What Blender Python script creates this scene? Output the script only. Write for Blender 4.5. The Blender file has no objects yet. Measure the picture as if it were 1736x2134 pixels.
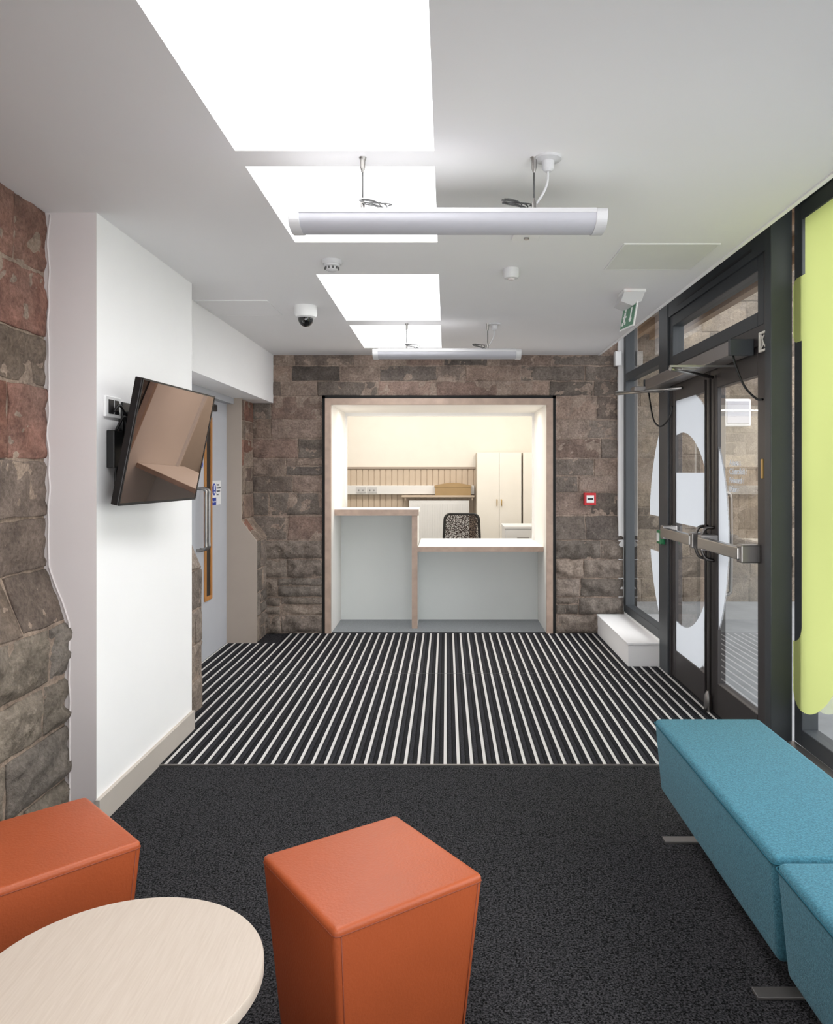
import bpy, bmesh, math, random
from mathutils import Vector, Matrix, noise
random.seed(7)
scene = bpy.context.scene
scene.view_settings.view_transform = 'Standard'
scene.view_settings.look = 'None'
scene.view_settings.exposure = 0.0
COL = scene.collection

# ------------------------------------------------------------ helpers
def lin(c):
    r = []
    for v in c:
        v = v/255.0
        r.append(v/12.92 if v <= 0.04045 else ((v+0.055)/1.055)**2.4)
    return (r[0], r[1], r[2], 1.0)

def pm(name, rgb, rough=0.5, metal=0.0, var=0.04, vscale=6.0, bump=0.0, bscale=60.0,
       spec=0.5, emis=None, estr=0.0, stretch=None, sheen=0.0, coat=0.0):
    m = bpy.data.materials.new(name); m.use_nodes = True
    nt = m.node_tree; N = nt.nodes; L = nt.links
    b = N['Principled BSDF']
    b.inputs['Roughness'].default_value = rough
    b.inputs['Metallic'].default_value = metal
    b.inputs['Specular IOR Level'].default_value = spec
    if sheen: b.inputs['Sheen Weight'].default_value = sheen
    if coat: b.inputs['Coat Weight'].default_value = coat
    c = lin(rgb)
    tc = N.new('ShaderNodeTexCoord'); mp = N.new('ShaderNodeMapping')
    L.new(tc.outputs['Object'], mp.inputs['Vector'])
    if stretch: mp.inputs['Scale'].default_value = stretch
    nz = N.new('ShaderNodeTexNoise'); nz.inputs['Scale'].default_value = vscale
    nz.inputs['Detail'].default_value = 4
    L.new(mp.outputs[0], nz.inputs['Vector'])
    rp = N.new('ShaderNodeValToRGB')
    rp.color_ramp.elements[0].position = 0.3; rp.color_ramp.elements[1].position = 0.7
    rp.color_ramp.elements[0].color = tuple(max(0, x*(1-var)) for x in c[:3])+(1,)
    rp.color_ramp.elements[1].color = tuple(min(1, x*(1+var)) for x in c[:3])+(1,)
    L.new(nz.outputs['Fac'], rp.inputs['Fac']); L.new(rp.outputs['Color'], b.inputs['Base Color'])
    if bump:
        n2 = N.new('ShaderNodeTexNoise'); n2.inputs['Scale'].default_value = bscale
        n2.inputs['Detail'].default_value = 3
        L.new(mp.outputs[0], n2.inputs['Vector'])
        bp = N.new('ShaderNodeBump'); bp.inputs['Strength'].default_value = bump
        bp.inputs['Distance'].default_value = 0.003
        L.new(n2.outputs['Fac'], bp.inputs['Height']); L.new(bp.outputs[0], b.inputs['Normal'])
    if emis:
        b.inputs['Emission Color'].default_value = lin(emis)
        b.inputs['Emission Strength'].default_value = estr
    return m

def finish_obj(name, me, mats, parent=None, smooth=False, kind=None, label=None, cat=None, group=None, center=True):
    if not isinstance(mats, (list, tuple)): mats = [mats]
    for m in mats: me.materials.append(m)
    if smooth:
        for p in me.polygons: p.use_smooth = True
    ob = bpy.data.objects.new(name, me)
    if center and len(me.vertices):
        xs = [v.co.x for v in me.vertices]; ys = [v.co.y for v in me.vertices]; zs = [v.co.z for v in me.vertices]
        c = Vector(((min(xs)+max(xs))/2, (min(ys)+max(ys))/2, min(zs)))
        me.transform(Matrix.Translation(-c)); ob.location = c
    COL.objects.link(ob)
    if parent is not None:
        ob.parent = parent
        ob.matrix_parent_inverse = Matrix.Translation(-parent.location)
    if kind: ob['kind'] = kind
    if label: ob['label'] = label
    if cat: ob['category'] = cat
    if group: ob['group'] = group
    return ob

def root(name, loc, label=None, cat=None, kind=None, group=None):
    e = bpy.data.objects.new(name, None); e.location = loc; e.empty_display_size = 0.1
    COL.objects.link(e)
    if label: e['label'] = label
    if cat: e['category'] = cat
    if kind: e['kind'] = kind
    if group: e['group'] = group
    return e

def bm_box(bm, x0, x1, y0, y1, z0, z1, mi=0):
    vs = [bm.verts.new(p) for p in [(x0,y0,z0),(x1,y0,z0),(x1,y1,z0),(x0,y1,z0),(x0,y0,z1),(x1,y0,z1),(x1,y1,z1),(x0,y1,z1)]]
    for f in [(0,3,2,1),(4,5,6,7),(0,1,5,4),(1,2,6,5),(2,3,7,6),(3,0,4,7)]:
        fc = bm.faces.new([vs[i] for i in f]); fc.material_index = mi
    return vs

def bevel_all(bm, w, seg=2):
    bmesh.ops.bevel(bm, geom=bm.edges[:], offset=w, segments=seg, profile=0.6, affect='EDGES', clamp_overlap=True)

def mesh_from(bm, name):
    bmesh.ops.recalc_face_normals(bm, faces=bm.faces[:])
    me = bpy.data.meshes.new(name); bm.to_mesh(me); bm.free(); return me

def boxes(name, lst, mats, bevel=0.0, seg=2, smooth=False, rot=None, split=False, **k):
    if split:
        return [boxes(name, [b], mats, bevel, seg, smooth, rot, **k) for b in lst]
    bm = bmesh.new()
    for b in lst:
        sub = bmesh.new(); bm_box(sub, *b[:6])
        if bevel: bevel_all(sub, bevel, seg)
        for f in sub.faces: f.material_index = (b[6] if len(b) > 6 else 0)
        t = bpy.data.meshes.new('t'); sub.to_mesh(t); sub.free(); bm.from_mesh(t); bpy.data.meshes.remove(t)
    if rot is not None: bmesh.ops.transform(bm, matrix=rot, verts=bm.verts[:])
    return finish_obj(name, mesh_from(bm, name), mats, smooth=smooth, **k)

def prism(name, pts, axis, a0, a1, mats, bevel=0.0, smooth_angle=None, **k):
    bm = bmesh.new()
    def P(p, a):
        return {'x': (a, p[0], p[1]), 'y': (p[0], a, p[1]), 'z': (p[0], p[1], a)}[axis]
    A = [bm.verts.new(P(p, a0)) for p in pts]; B = [bm.verts.new(P(p, a1)) for p in pts]
    bm.faces.new(A); bm.faces.new(B[::-1])
    n = len(pts)
    for i in range(n): bm.faces.new([A[i], A[(i+1) % n], B[(i+1) % n], B[i]])
    if bevel: bevel_all(bm, bevel)
    ob = finish_obj(name, mesh_from(bm, name), mats, **k)
    if smooth_angle:
        for p in ob.data.polygons: p.use_smooth = True
        ob.data.set_sharp_from_angle(angle=math.radians(smooth_angle))
    return ob

def lathe(name, prof, cen, mats, n=32, axis='z', smooth=True, **k):
    bm = bmesh.new(); rings = []
    for r, h in prof:
        ring = []
        for i in range(n):
            a = 2*math.pi*i/n; x, y = r*math.cos(a), r*math.sin(a)
            p = {'z': (x, y, h), 'x': (h, x, y), 'y': (x, h, y)}[axis]
            ring.append(bm.verts.new(Vector(p)+Vector(cen)))
        rings.append(ring)
    for a, b in zip(rings[:-1], rings[1:]):
        for i in range(n): bm.faces.new([a[i], a[(i+1) % n], b[(i+1) % n], b[i]])
    bm.faces.new(rings[0]); bm.faces.new(rings[-1])
    me = mesh_from(bm, name)
    ob = finish_obj(name, me, mats, smooth=False, **k)
    if smooth:
        for p in me.polygons: p.use_smooth = len(p.vertices) <= 4
        try: me.set_sharp_from_angle(angle=math.radians(40))
        except Exception: pass
    return ob

def catmull(pts, sub=6):
    P = [Vector(p) for p in pts]
    if len(P) < 3: return P
    out = []
    Q = [P[0]*2-P[1]]+P+[P[-1]*2-P[-2]]
    for i in range(1, len(Q)-2):
        for j in range(sub):
            t = j/sub
            out.append(0.5*((2*Q[i])+(-Q[i-1]+Q[i+1])*t+(2*Q[i-1]-5*Q[i]+4*Q[i+1]-Q[i+2])*t*t+(-Q[i-1]+3*Q[i]-3*Q[i+1]+Q[i+2])*t**3))
    out.append(P[-1]); return out

def bm_tube(bm, pts, r, n=8, closed=False, mi=0):
    P = [Vector(p) for p in pts]; m = len(P); rings = []
    up = None
    for i in range(m):
        if closed: t = (P[(i+1) % m]-P[i-1]).normalized()
        else: t = (P[min(i+1, m-1)]-P[max(i-1, 0)]).normalized()
        if up is None:
            up = Vector((0, 0, 1)) if abs(t.z) < 0.9 else Vector((1, 0, 0))
        s = t.cross(up)
        if s.length < 1e-4: s = t.orthogonal()
        s.normalize(); u = s.cross(t).normalized(); up = u
        rings.append([bm.verts.new(P[i]+(s*math.cos(2*math.pi*j/n)+u*math.sin(2*math.pi*j/n))*r) for j in range(n)])
    for i in range(m if closed else m-1):
        a, b = rings[i], rings[(i+1) % m]
        for j in range(n):
            f = bm.faces.new([a[j], a[(j+1) % n], b[(j+1) % n], b[j]]); f.smooth = True; f.material_index = mi
    if not closed:
        bm.faces.new(rings[0]); bm.faces.new(rings[-1])

def tube(name, paths, r, mats, n=8, spline=True, closed=False, split=True, **k):
    if split and len(paths) > 1:
        return [tube(name, [p], r, mats, n, spline, closed, **k) for p in paths]
    bm = bmesh.new()
    for p in paths:
        bm_tube(bm, catmull(p) if (spline and not closed) else p, r, n, closed)
    return finish_obj(name, mesh_from(bm, name), mats, **k)

def text(name, body, size, M, mat, parent=None, align='LEFT', **k):
    cu = bpy.data.curves.new(name, 'FONT'); cu.body = body; cu.size = size; cu.align_x = align
    cu.extrude = 0.0004; cu.resolution_u = 3
    o = bpy.data.objects.new('tmp', cu); COL.objects.link(o)
    bpy.context.view_layer.update()
    dg = bpy.context.evaluated_depsgraph_get()
    me = bpy.data.meshes.new_from_object(o.evaluated_get(dg)); me.materials.clear()
    bpy.data.objects.remove(o)
    me.transform(M); me.name = name
    return finish_obj(name, me, mat, parent=parent, **k)

def face_mat(o, right, up):
    right = Vector(right); up = Vector(up); n = right.cross(up)
    M = Matrix((right, up, n)).transposed().to_4x4(); M.translation = Vector(o); return M

def copy_thing(rt, loc, rotz=0.0):
    new = rt.copy(); COL.objects.link(new); new.location = loc; new.rotation_euler = (0, 0, rotz)
    def rec(o, n):
        for c in list(o.children):
            d = c.copy(); COL.objects.link(d); d.parent = n
            d.matrix_parent_inverse = c.matrix_parent_inverse.copy(); rec(c, d)
    rec(rt, new); return new

# ------------------------------------------------------------ materials
M_ceil = pm('ceiling_paint', (236,235,236), 0.9, var=0.012, vscale=1.5)
M_hatch = pm('hatch_paint', (222,222,219), 0.8, var=0.012)
M_white = pm('white_wall_paint', (246,245,245), 0.85, var=0.01, vscale=2)
M_shadetrim = pm('shade_and_trim_grey', (212,205,204), 0.9, var=0.02, vscale=2)
M_beige = pm('beige_paint', (174,161,150), 0.7, var=0.02)
M_skirt = pm('skirting_paint', (190,181,172), 0.6, var=0.02)
M_shaft = pm('skylight_shaft_paint', (250,250,250), 0.9, var=0.005)
M_frame = pm('anthracite_frame', (58,62,66), 0.45, var=0.05, spec=0.5)
M_frameb = pm('charcoal_door_frame', (54,50,50), 0.42, var=0.05)
M_black = pm('black_plastic', (22,22,23), 0.4, var=0.05)
M_gap = pm('black_gap', (14,13,13), 0.8)
M_steel = pm('brushed_steel', (160,157,154), 0.3, 1.0, var=0.04, vscale=20, stretch=(1,1,20))
M_chrome = pm('chrome', (225,225,228), 0.08, 1.0, var=0.01)
M_alu = pm('satin_aluminium', (152,148,146), 0.38, 0.85, var=0.03)
M_joint = pm('dark_joint_strip', (80,80,80), 0.6)
M_plast = pm('white_plastic', (232,232,232), 0.4, var=0.01)
M_cap = pm('lamp_end_cap_plastic', (204,204,206), 0.45, var=0.01)
M_diff = pm('frosted_diffuser', (182,182,189), 0.55, var=0.02, vscale=3, spec=0.25)
M_orange = pm('orange_leather', (166,80,43), 0.44, var=0.07, vscale=3, bump=0.3, bscale=150, spec=0.4)
M_orseam = pm('orange_seam', (128,58,32), 0.6, var=0.05)
M_teal = pm('teal_wool_fabric', (72,126,144), 0.95, var=0.28, vscale=170, bump=0.7, bscale=300, spec=0.1, sheen=0.1)
M_tealseam = pm('teal_seam', (48,98,114), 0.95, var=0.1, vscale=200, spec=0.1)
M_greydoor = pm('grey_door_paint', (180,182,188), 0.5, var=0.015)
M_oak = pm('oak_lipping', (176,120,62), 0.5, var=0.15, vscale=20, stretch=(1,1,0.1))
M_panel = pm('grey_laminate', (220,223,221), 0.55, var=0.012, vscale=2)
M_jamb = pm('cream_laminate', (246,243,238), 0.5, var=0.01)
M_cream = pm('cream_wall_paint', (240,235,226), 0.85, var=0.015)
M_cup = pm('cream_cupboard', (240,236,228), 0.5, var=0.01)
M_cupb = pm('cupboard_carcass', (206,197,184), 0.6, var=0.01)
M_gcarp = pm('blue_grey_carpet', (148,151,154), 0.95, var=0.15, vscale=150, bump=0.4, bscale=300, spec=0.1)
M_red = pm('red_plastic', (190,30,38), 0.4)
M_green = pm('green_plastic', (20,120,70), 0.4)
M_exitg = pm('pale_exit_green', (90,140,112), 0.4)
M_blue = pm('blue_sign', (28,62,160), 0.5)
M_text = pm('dark_lettering', (40,44,60), 0.6)
M_wtext = pm('white_lettering', (245,245,245), 0.6)
M_card = pm('cardboard', (178,150,110), 0.8, var=0.06)
M_timber = pm('soffit_timber', (160,134,108), 0.7, var=0.2, vscale=6, stretch=(1,12,1))
M_brass = pm('brass', (190,160,100), 0.3, 1.0)
M_ply = pm('birch_ply_edge', (176,153,138), 0.5, var=0.12, vscale=14)

def mesh_fabric():
    m = bpy.data.materials.new('open_mesh_fabric'); m.use_nodes = True
    nt = m.node_tree; N = nt.nodes; L = nt.links; b = N['Principled BSDF']
    b.inputs['Base Color'].default_value = lin((58,48,46)); b.inputs['Roughness'].default_value = 0.8
    o = N['Material Output']; t = N.new('ShaderNodeBsdfTransparent'); mx = N.new('ShaderNodeMixShader')
    tc = N.new('ShaderNodeTexCoord'); v = N.new('ShaderNodeTexVoronoi'); v.inputs['Scale'].default_value = 110
    L.new(tc.outputs['Object'], v.inputs['Vector'])
    gt = N.new('ShaderNodeMath'); gt.operation = 'GREATER_THAN'; gt.inputs[1].default_value = 0.42
    L.new(v.outputs['Distance'], gt.inputs[0]); L.new(gt.outputs[0], mx.inputs[0])
    L.new(t.outputs[0], mx.inputs[1]); L.new(b.outputs[0], mx.inputs[2]); L.new(mx.outputs[0], o.inputs[0])
    return m
M_chairmesh = mesh_fabric()

def vinyl_mat(name, rgb, tw, lo=0.96, sc=1.5):
    m = bpy.data.materials.new(name); m.use_nodes = True
    nt = m.node_tree; N = nt.nodes; L = nt.links; N.clear()
    o = N.new('ShaderNodeOutputMaterial'); mx = N.new('ShaderNodeMixShader'); mx.inputs[0].default_value = tw
    d = N.new('ShaderNodeBsdfDiffuse'); t = N.new('ShaderNodeBsdfTranslucent')
    g = N.new('ShaderNodeNewGeometry'); nz = N.new('ShaderNodeTexNoise'); nz.inputs['Scale'].default_value = sc
    L.new(g.outputs['Position'], nz.inputs['Vector'])
    rp = N.new('ShaderNodeValToRGB'); c = lin(rgb)
    rp.color_ramp.elements[0].position = 0.3; rp.color_ramp.elements[1].position = 0.7
    rp.color_ramp.elements[0].color = tuple(x*lo for x in c[:3])+(1,); rp.color_ramp.elements[1].color = c
    L.new(nz.outputs['Fac'], rp.inputs[0])
    L.new(rp.outputs[0], d.inputs[0]); L.new(rp.outputs[0], t.inputs[0])
    L.new(d.outputs[0], mx.inputs[1]); L.new(t.outputs[0], mx.inputs[2]); L.new(mx.outputs[0], o.inputs[0])
    return m
M_lime = vinyl_mat('lime_vinyl', (220,229,148), 0.34, 0.86, 0.9)
M_frost = vinyl_mat('white_frosted_vinyl', (222,226,232), 0.31)

def grain(name, a, b, scale, st, rough=0.45):
    m = bpy.data.materials.new(name); m.use_nodes = True
    nt = m.node_tree; N = nt.nodes; L = nt.links; bs = N['Principled BSDF']
    bs.inputs['Roughness'].default_value = rough
    tc = N.new('ShaderNodeTexCoord'); mp = N.new('ShaderNodeMapping'); mp.inputs['Scale'].default_value = st
    mp.inputs['Rotation'].default_value = (0, 0, 0.25)
    nz = N.new('ShaderNodeTexNoise'); nz.inputs['Scale'].default_value = scale; nz.inputs['Detail'].default_value = 6
    nz.inputs['Distortion'].default_value = 0.4
    rp = N.new('ShaderNodeValToRGB'); rp.color_ramp.elements[0].position = 0.3; rp.color_ramp.elements[1].position = 0.7
    rp.color_ramp.elements[0].color = lin(a); rp.color_ramp.elements[1].color = lin(b)
    L.new(tc.outputs['Object'], mp.inputs[0]); L.new(mp.outputs[0], nz.inputs['Vector'])
    L.new(nz.outputs['Fac'], rp.inputs[0]); L.new(rp.outputs[0], bs.inputs['Base Color'])
    return m
M_tabletop = grain('pale_oak_laminate', (188,174,160), (197,184,171), 13, (16, 1.0, 1))

def glass_mat():
    m = bpy.data.materials.new('clear_glass'); m.use_nodes = True
    nt = m.node_tree; N = nt.nodes; L = nt.links; N.clear()
    o = N.new('ShaderNodeOutputMaterial'); mx = N.new('ShaderNodeMixShader')
    t = N.new('ShaderNodeBsdfTransparent'); t.inputs[0].default_value = (0.93, 0.95, 0.95, 1)
    g = N.new('ShaderNodeBsdfGlossy'); g.inputs['Roughness'].default_value = 0.01
    lw = N.new('ShaderNodeLayerWeight'); lw.inputs['Blend'].default_value = 0.15
    ma = N.new('ShaderNodeMath'); ma.operation = 'MULTIPLY'; ma.inputs[1].default_value = 0.35
    L.new(lw.outputs['Fresnel'], ma.inputs[0]); L.new(ma.outputs[0], mx.inputs[0])
    L.new(t.outputs[0], mx.inputs[1]); L.new(g.outputs[0], mx.inputs[2]); L.new(mx.outputs[0], o.inputs[0])
    return m
M_glass = glass_mat()

def screen_mat():
    m = pm('tv_screen', (60,48,42), 0.012, 0.0, var=0.0, spec=1.0)
    b = m.node_tree.nodes['Principled BSDF']; b.inputs['Metallic'].default_value = 1.0
    for l in list(b.inputs['Base Color'].links): m.node_tree.links.remove(l)
    b.inputs['Base Color'].default_value = lin((134,114,105))
    return m
M_screen = screen_mat()

def emit(name, rgb, s):
    m = bpy.data.materials.new(name); m.use_nodes = True
    nt = m.node_tree; N = nt.nodes; N.clear()
    o = N.new('ShaderNodeOutputMaterial'); e = N.new('ShaderNodeEmission')
    e.inputs[0].default_value = lin(rgb); e.inputs[1].default_value = s
    nt.links.new(e.outputs[0], o.inputs[0]); return m
M_sky = emit('daylit_skylight_glazing', (252,252,252), 10.5)
M_led = emit('red_led', (255,40,40), 4.0)

def carpet_mat():
    m = bpy.data.materials.new('charcoal_carpet'); m.use_nodes = True
    nt = m.node_tree; N = nt.nodes; L = nt.links; b = N['Principled BSDF']
    b.inputs['Roughness'].default_value = 0.95; b.inputs['Specular IOR Level'].default_value = 0.05
    g = N.new('ShaderNodeNewGeometry')
    nz = N.new('ShaderNodeTexNoise'); nz.inputs['Scale'].default_value = 170; nz.inputs['Detail'].default_value = 4
    nz.inputs['Roughness'].default_value = 0.75
    L.new(g.outputs['Position'], nz.inputs['Vector'])
    v = N.new('ShaderNodeTexVoronoi'); v.inputs['Scale'].default_value = 130; L.new(g.outputs['Position'], v.inputs['Vector'])
    ma = N.new('ShaderNodeMath'); ma.operation = 'MULTIPLY_ADD'; ma.inputs[1].default_value = -0.18
    L.new(v.outputs['Distance'], ma.inputs[0]); L.new(nz.outputs['Fac'], ma.inputs[2])
    rp = N.new('ShaderNodeValToRGB'); rp.color_ramp.elements[0].position = 0.32; rp.color_ramp.elements[1].position = 0.58
    rp.color_ramp.elements[0].color = lin((12,12,13)); rp.color_ramp.elements[1].color = lin((82,81,84))
    L.new(ma.outputs[0], rp.inputs[0]); L.new(rp.outputs[0], b.inputs['Base Color'])
    bp = N.new('ShaderNodeBump'); bp.inputs['Strength'].default_value = 0.4; bp.inputs['Distance'].default_value = 0.003
    L.new(v.outputs['Distance'], bp.inputs['Height']); L.new(bp.outputs[0], b.inputs['Normal'])
    return m
M_carpet = carpet_mat()

PITCH = 0.066
def mat_mat():
    m = bpy.data.materials.new('striped_entrance_matting'); m.use_nodes = True
    nt = m.node_tree; N = nt.nodes; L = nt.links; b = N['Principled BSDF']
    b.inputs['Roughness'].default_value = 0.8; b.inputs['Specular IOR Level'].default_value = 0.1
    g = N.new('ShaderNodeNewGeometry'); s = N.new('ShaderNodeSeparateXYZ'); L.new(g.outputs['Position'], s.inputs[0])
    d = N.new('ShaderNodeMath'); d.operation = 'DIVIDE'; d.inputs[1].default_value = PITCH; L.new(s.outputs['X'], d.inputs[0])
    ad = N.new('ShaderNodeMath'); ad.operation = 'ADD'; ad.inputs[1].default_value = 100.2; L.new(d.outputs[0], ad.inputs[0])
    fr = N.new('ShaderNodeMath'); fr.operation = 'FRACT'; L.new(ad.outputs[0], fr.inputs[0])
    rp = N.new('ShaderNodeValToRGB'); cr = rp.color_ramp; cr.interpolation = 'CONSTANT'
    cr.elements[0].position = 0; cr.elements[0].color = lin((204,201,199))
    cr.elements[1].position = 0.23; cr.elements[1].color = lin((104,102,101))
    for p, c in [(0.27, (12,12,14)), (0.34, (48,48,53)), (0.62, (12,12,14)), (0.72, (32,32,36)), (0.95, (11,11,13))]:
        e = cr.elements.new(p); e.color = lin(c)
    L.new(fr.outputs[0], rp.inputs[0])
    nz = N.new('ShaderNodeTexNoise'); nz.inputs['Scale'].default_value = 170; nz.inputs['Roughness'].default_value = 0.75; L.new(g.outputs['Position'], nz.inputs['Vector'])
    r2 = N.new('ShaderNodeValToRGB'); r2.color_ramp.elements[0].position = 0.38; r2.color_ramp.elements[1].position = 0.62
    r2.color_ramp.elements[0].color = (0.3,0.3,0.3,1); r2.color_ramp.elements[1].color = (1.6,1.6,1.6,1)
    L.new(nz.outputs['Fac'], r2.inputs[0])
    gt = N.new('ShaderNodeMath'); gt.operation = 'GREATER_THAN'; gt.inputs[1].default_value = 0.27; L.new(fr.outputs[0], gt.inputs[0])
    mx = N.new('ShaderNodeMix'); mx.data_type = 'RGBA'; mx.blend_type = 'MULTIPLY'
    L.new(gt.outputs[0], mx.inputs['Factor']); L.new(rp.outputs[0], mx.inputs[6]); L.new(r2.outputs[0], mx.inputs[7])
    L.new(mx.outputs[2], b.inputs['Base Color'])
    return m
M_mat = mat_mat()

def stone_mat(name):
    m = bpy.data.materials.new(name); m.use_nodes = True
    nt = m.node_tree; N = nt.nodes; L = nt.links; b = N['Principled BSDF']
    b.inputs['Roughness'].default_value = 0.95; b.inputs['Specular IOR Level'].default_value = 0.1
    g = N.new('ShaderNodeNewGeometry')
    at = N.new('ShaderNodeVertexColor'); at.layer_name = 'blk'
    def noise_ramp(scale, detail, rough, p0, p1, c0, c1, dist=0.0):
        nz = N.new('ShaderNodeTexNoise'); nz.inputs['Scale'].default_value = scale; nz.inputs['Detail'].default_value = detail
        nz.inputs['Roughness'].default_value = rough; nz.inputs['Distortion'].default_value = dist
        L.new(g.outputs['Position'], nz.inputs['Vector'])
        rp = N.new('ShaderNodeValToRGB'); rp.color_ramp.elements[0].position = p0; rp.color_ramp.elements[1].position = p1
        rp.color_ramp.elements[0].color = c0; rp.color_ramp.elements[1].color = c1
        L.new(nz.outputs['Fac'], rp.inputs[0]); return nz, rp
    def mul(a, bb):
        mx = N.new('ShaderNodeMix'); mx.data_type = 'RGBA'; mx.blend_type = 'MULTIPLY'; mx.inputs['Factor'].default_value = 1
        L.new(a, mx.inputs[6]); L.new(bb, mx.inputs[7]); return mx.outputs[2]
    _, rg = noise_ramp(2.6, 8, 0.62, 0.42, 0.7, (0,0,0,1), (0.4,0.4,0.4,1), 0.1)
    gx = N.new('ShaderNodeMix'); gx.data_type = 'RGBA'; L.new(rg.outputs[0], gx.inputs['Factor'])
    L.new(at.outputs['Color'], gx.inputs[6]); gx.inputs[7].default_value = lin((138,128,120))
    _, r1 = noise_ramp(8, 12, 0.72, 0.33, 0.68, (0.62,0.61,0.61,1), (1.28,1.26,1.24,1), 0.0)
    _, r3 = noise_ramp(60, 8, 0.7, 0.35, 0.65, (0.70,0.69,0.68,1), (1.22,1.22,1.22,1))
    c = mul(mul(gx.outputs[2], r1.outputs[0]), r3.outputs[0])
    L.new(c, b.inputs['Base Color'])
    n2 = N.new('ShaderNodeTexNoise'); n2.inputs['Scale'].default_value = 16; n2.inputs['Detail'].default_value = 12; n2.inputs['Roughness'].default_value = 0.68
    L.new(g.outputs['Position'], n2.inputs['Vector'])
    bp = N.new('ShaderNodeBump'); bp.inputs['Strength'].default_value = 1.0; bp.inputs['Distance'].default_value = 0.026
    L.new(n2.outputs['Fac'], bp.inputs['Height']); L.new(bp.outputs[0], b.inputs['Normal'])
    return m
M_stone = stone_mat('weathered_sandstone')

PAL_BACK = [(156,138,128),(138,125,117),(164,144,132),(128,119,112),(154,132,122),(120,112,107),(168,150,139),(146,135,127)]
PAL_BACKLOW = [(150,139,130),(158,146,137),(136,128,121),(164,150,139)]
PAL_LEFT = [(156,114,100),(150,108,96),(146,130,117),(156,116,104),(160,122,109),(136,122,113)]
PAL_LEFTLOW = [(158,147,134),(144,135,124),(166,152,138),(132,125,118),(168,152,139)]
PAL_OUT = [(140,130,116),(128,118,106),(118,110,100),(148,136,120)]

def stone_wall(name, O, U, N, W, courses, wr=(0.25,0.55), holes=(), prof=None, rough=None, pal=None, pal_low=None, zlow=0.84,
               gs=0.03, gap=0.013, mort=(172,154,140), seed=1, **k):
    rnd = random.Random(seed)
    O = Vector(O); U = Vector(U); N = Vector(N); Z = Vector((0,0,1))
    prof = prof or (lambda v: 0.0); rough = rough or (lambda v: 0.008)
    bm = bmesh.new(); cl = bm.loops.layers.float_color.new('blk')
    def P(u, v, h): return O+U*u+Z*v+N*(h+prof(v))
    blocks = []
    for (v0, v1) in zip(courses[:-1], courses[1:]):
        cuts = [(h[0], h[1]) for h in holes if h[2] < v1-0.03 and h[3] > v0+0.03]
        ints = [(0, W)]
        for c0, c1 in cuts:
            ni = []
            for a, b in ints:
                if c1 <= a or c0 >= b: ni.append((a, b))
                else:
                    if c0 > a: ni.append((a, c0))
                    if c1 < b: ni.append((c1, b))
            ints = ni
        for a, b in ints:
            u = a; first = True
            while u < b-0.01:
                w = rnd.uniform(*wr)
                if first: w *= rnd.uniform(0.5, 1.0); first = False
                if b-(u+w) < wr[0]*0.6: w = b-u
                sp = (v1-v0) > 0.15 and rnd.random() < 0.12 and 0.2 < w < 0.42
                if sp:
                    vm = v0+(v1-v0)*rnd.uniform(0.4, 0.6)
                    blocks.append((u, u+w, v0, vm)); blocks.append((u, u+w, vm, v1))
                else: blocks.append((u, u+w, v0, v1))
                u += w
    for (u0, u1, v0, v1) in blocks:
        pl = pal_low if (pal_low and (v0+v1)/2 < zlow) else pal
        c = list(lin(rnd.choice(pl))); f = rnd.uniform(0.72, 1.12)
        col = (c[0]*f, c[1]*f, c[2]*f, 1)
        g = gap*rnd.uniform(0.3, 0.6)
        a, b, lo, hi = u0+g, u1-g, v0+g, v1-g
        nx = max(3, int((b-a)/gs)); ny = max(3, int((hi-lo)/gs))
        off = rnd.uniform(0, 50); base = rnd.uniform(-0.001, 0.006)
        us = [a-0.001, a, a+0.006]+[a+(b-a)*i/nx for i in range(1, nx)]+[b-0.006, b, b+0.001]
        vs = [lo-0.001, lo, lo+0.006]+[lo+(hi-lo)*i/ny for i in range(1, ny)]+[hi-0.006, hi, hi+0.001]
        tu, tv_ = rnd.uniform(-0.02,0.02), rnd.uniform(-0.04,0.04)
        grid = []
        for j, v in enumerate(vs):
            row = []
            for i, u in enumerate(us):
                edge = i == 0 or j == 0 or i == len(us)-1 or j == len(vs)-1
                am = rough(v)
                if edge: h = -0.010
                else:
                    e = min(u-a, b-u, v-lo, hi-v); t = min(1, e/(0.012 if am < 0.02 else 0.035))
                    nn = noise.fractal(Vector((u*11+off, v*11, off)), 0.7, 2.1, 6)
                    h = base+am*(0.2+0.8*t)*nn+(0.003 if am < 0.02 else am*0.6)*t+tu*(u-(a+b)/2)+tv_*(v-(lo+hi)/2)
                wob = 0.008*noise.noise(Vector((u*12, v*12, off)))
                row.append(bm.verts.new(P(u+wob, v+wob, h)))
            grid.append(row)
        for j in range(len(vs)-1):
            for i in range(len(us)-1):
                fc = bm.faces.new([grid[j][i], grid[j][i+1], grid[j+1][i+1], grid[j+1][i]])
                fc.smooth = (0 < i < len(us)-2 and 0 < j < len(vs)-2)
                for l in fc.loops: l[cl] = col
    mc = lin(mort)
    for (u0, u1, v0, v1) in blocks:
        n = 3
        for q in range(n):
            va, vb = v0+(v1-v0)*q/n, v0+(v1-v0)*(q+1)/n
            vv = [bm.verts.new(P(*p)) for p in [(u0,va,-0.001),(u1,va,-0.001),(u1,vb,-0.001),(u0,vb,-0.001)]]
            fc = bm.faces.new(vv)
            for l in fc.loops: l[cl] = mc
    me = bpy.data.meshes.new(name); bm.to_mesh(me); bm.free()
    return finish_obj(name, me, M_stone, **k)

def chamfer(z1, z0, d):
    def f(v):
        if v >= z1: return 0.0
        if v <= z0: return d
        return d*(z1-v)/(z1-z0)
    return f

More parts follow.
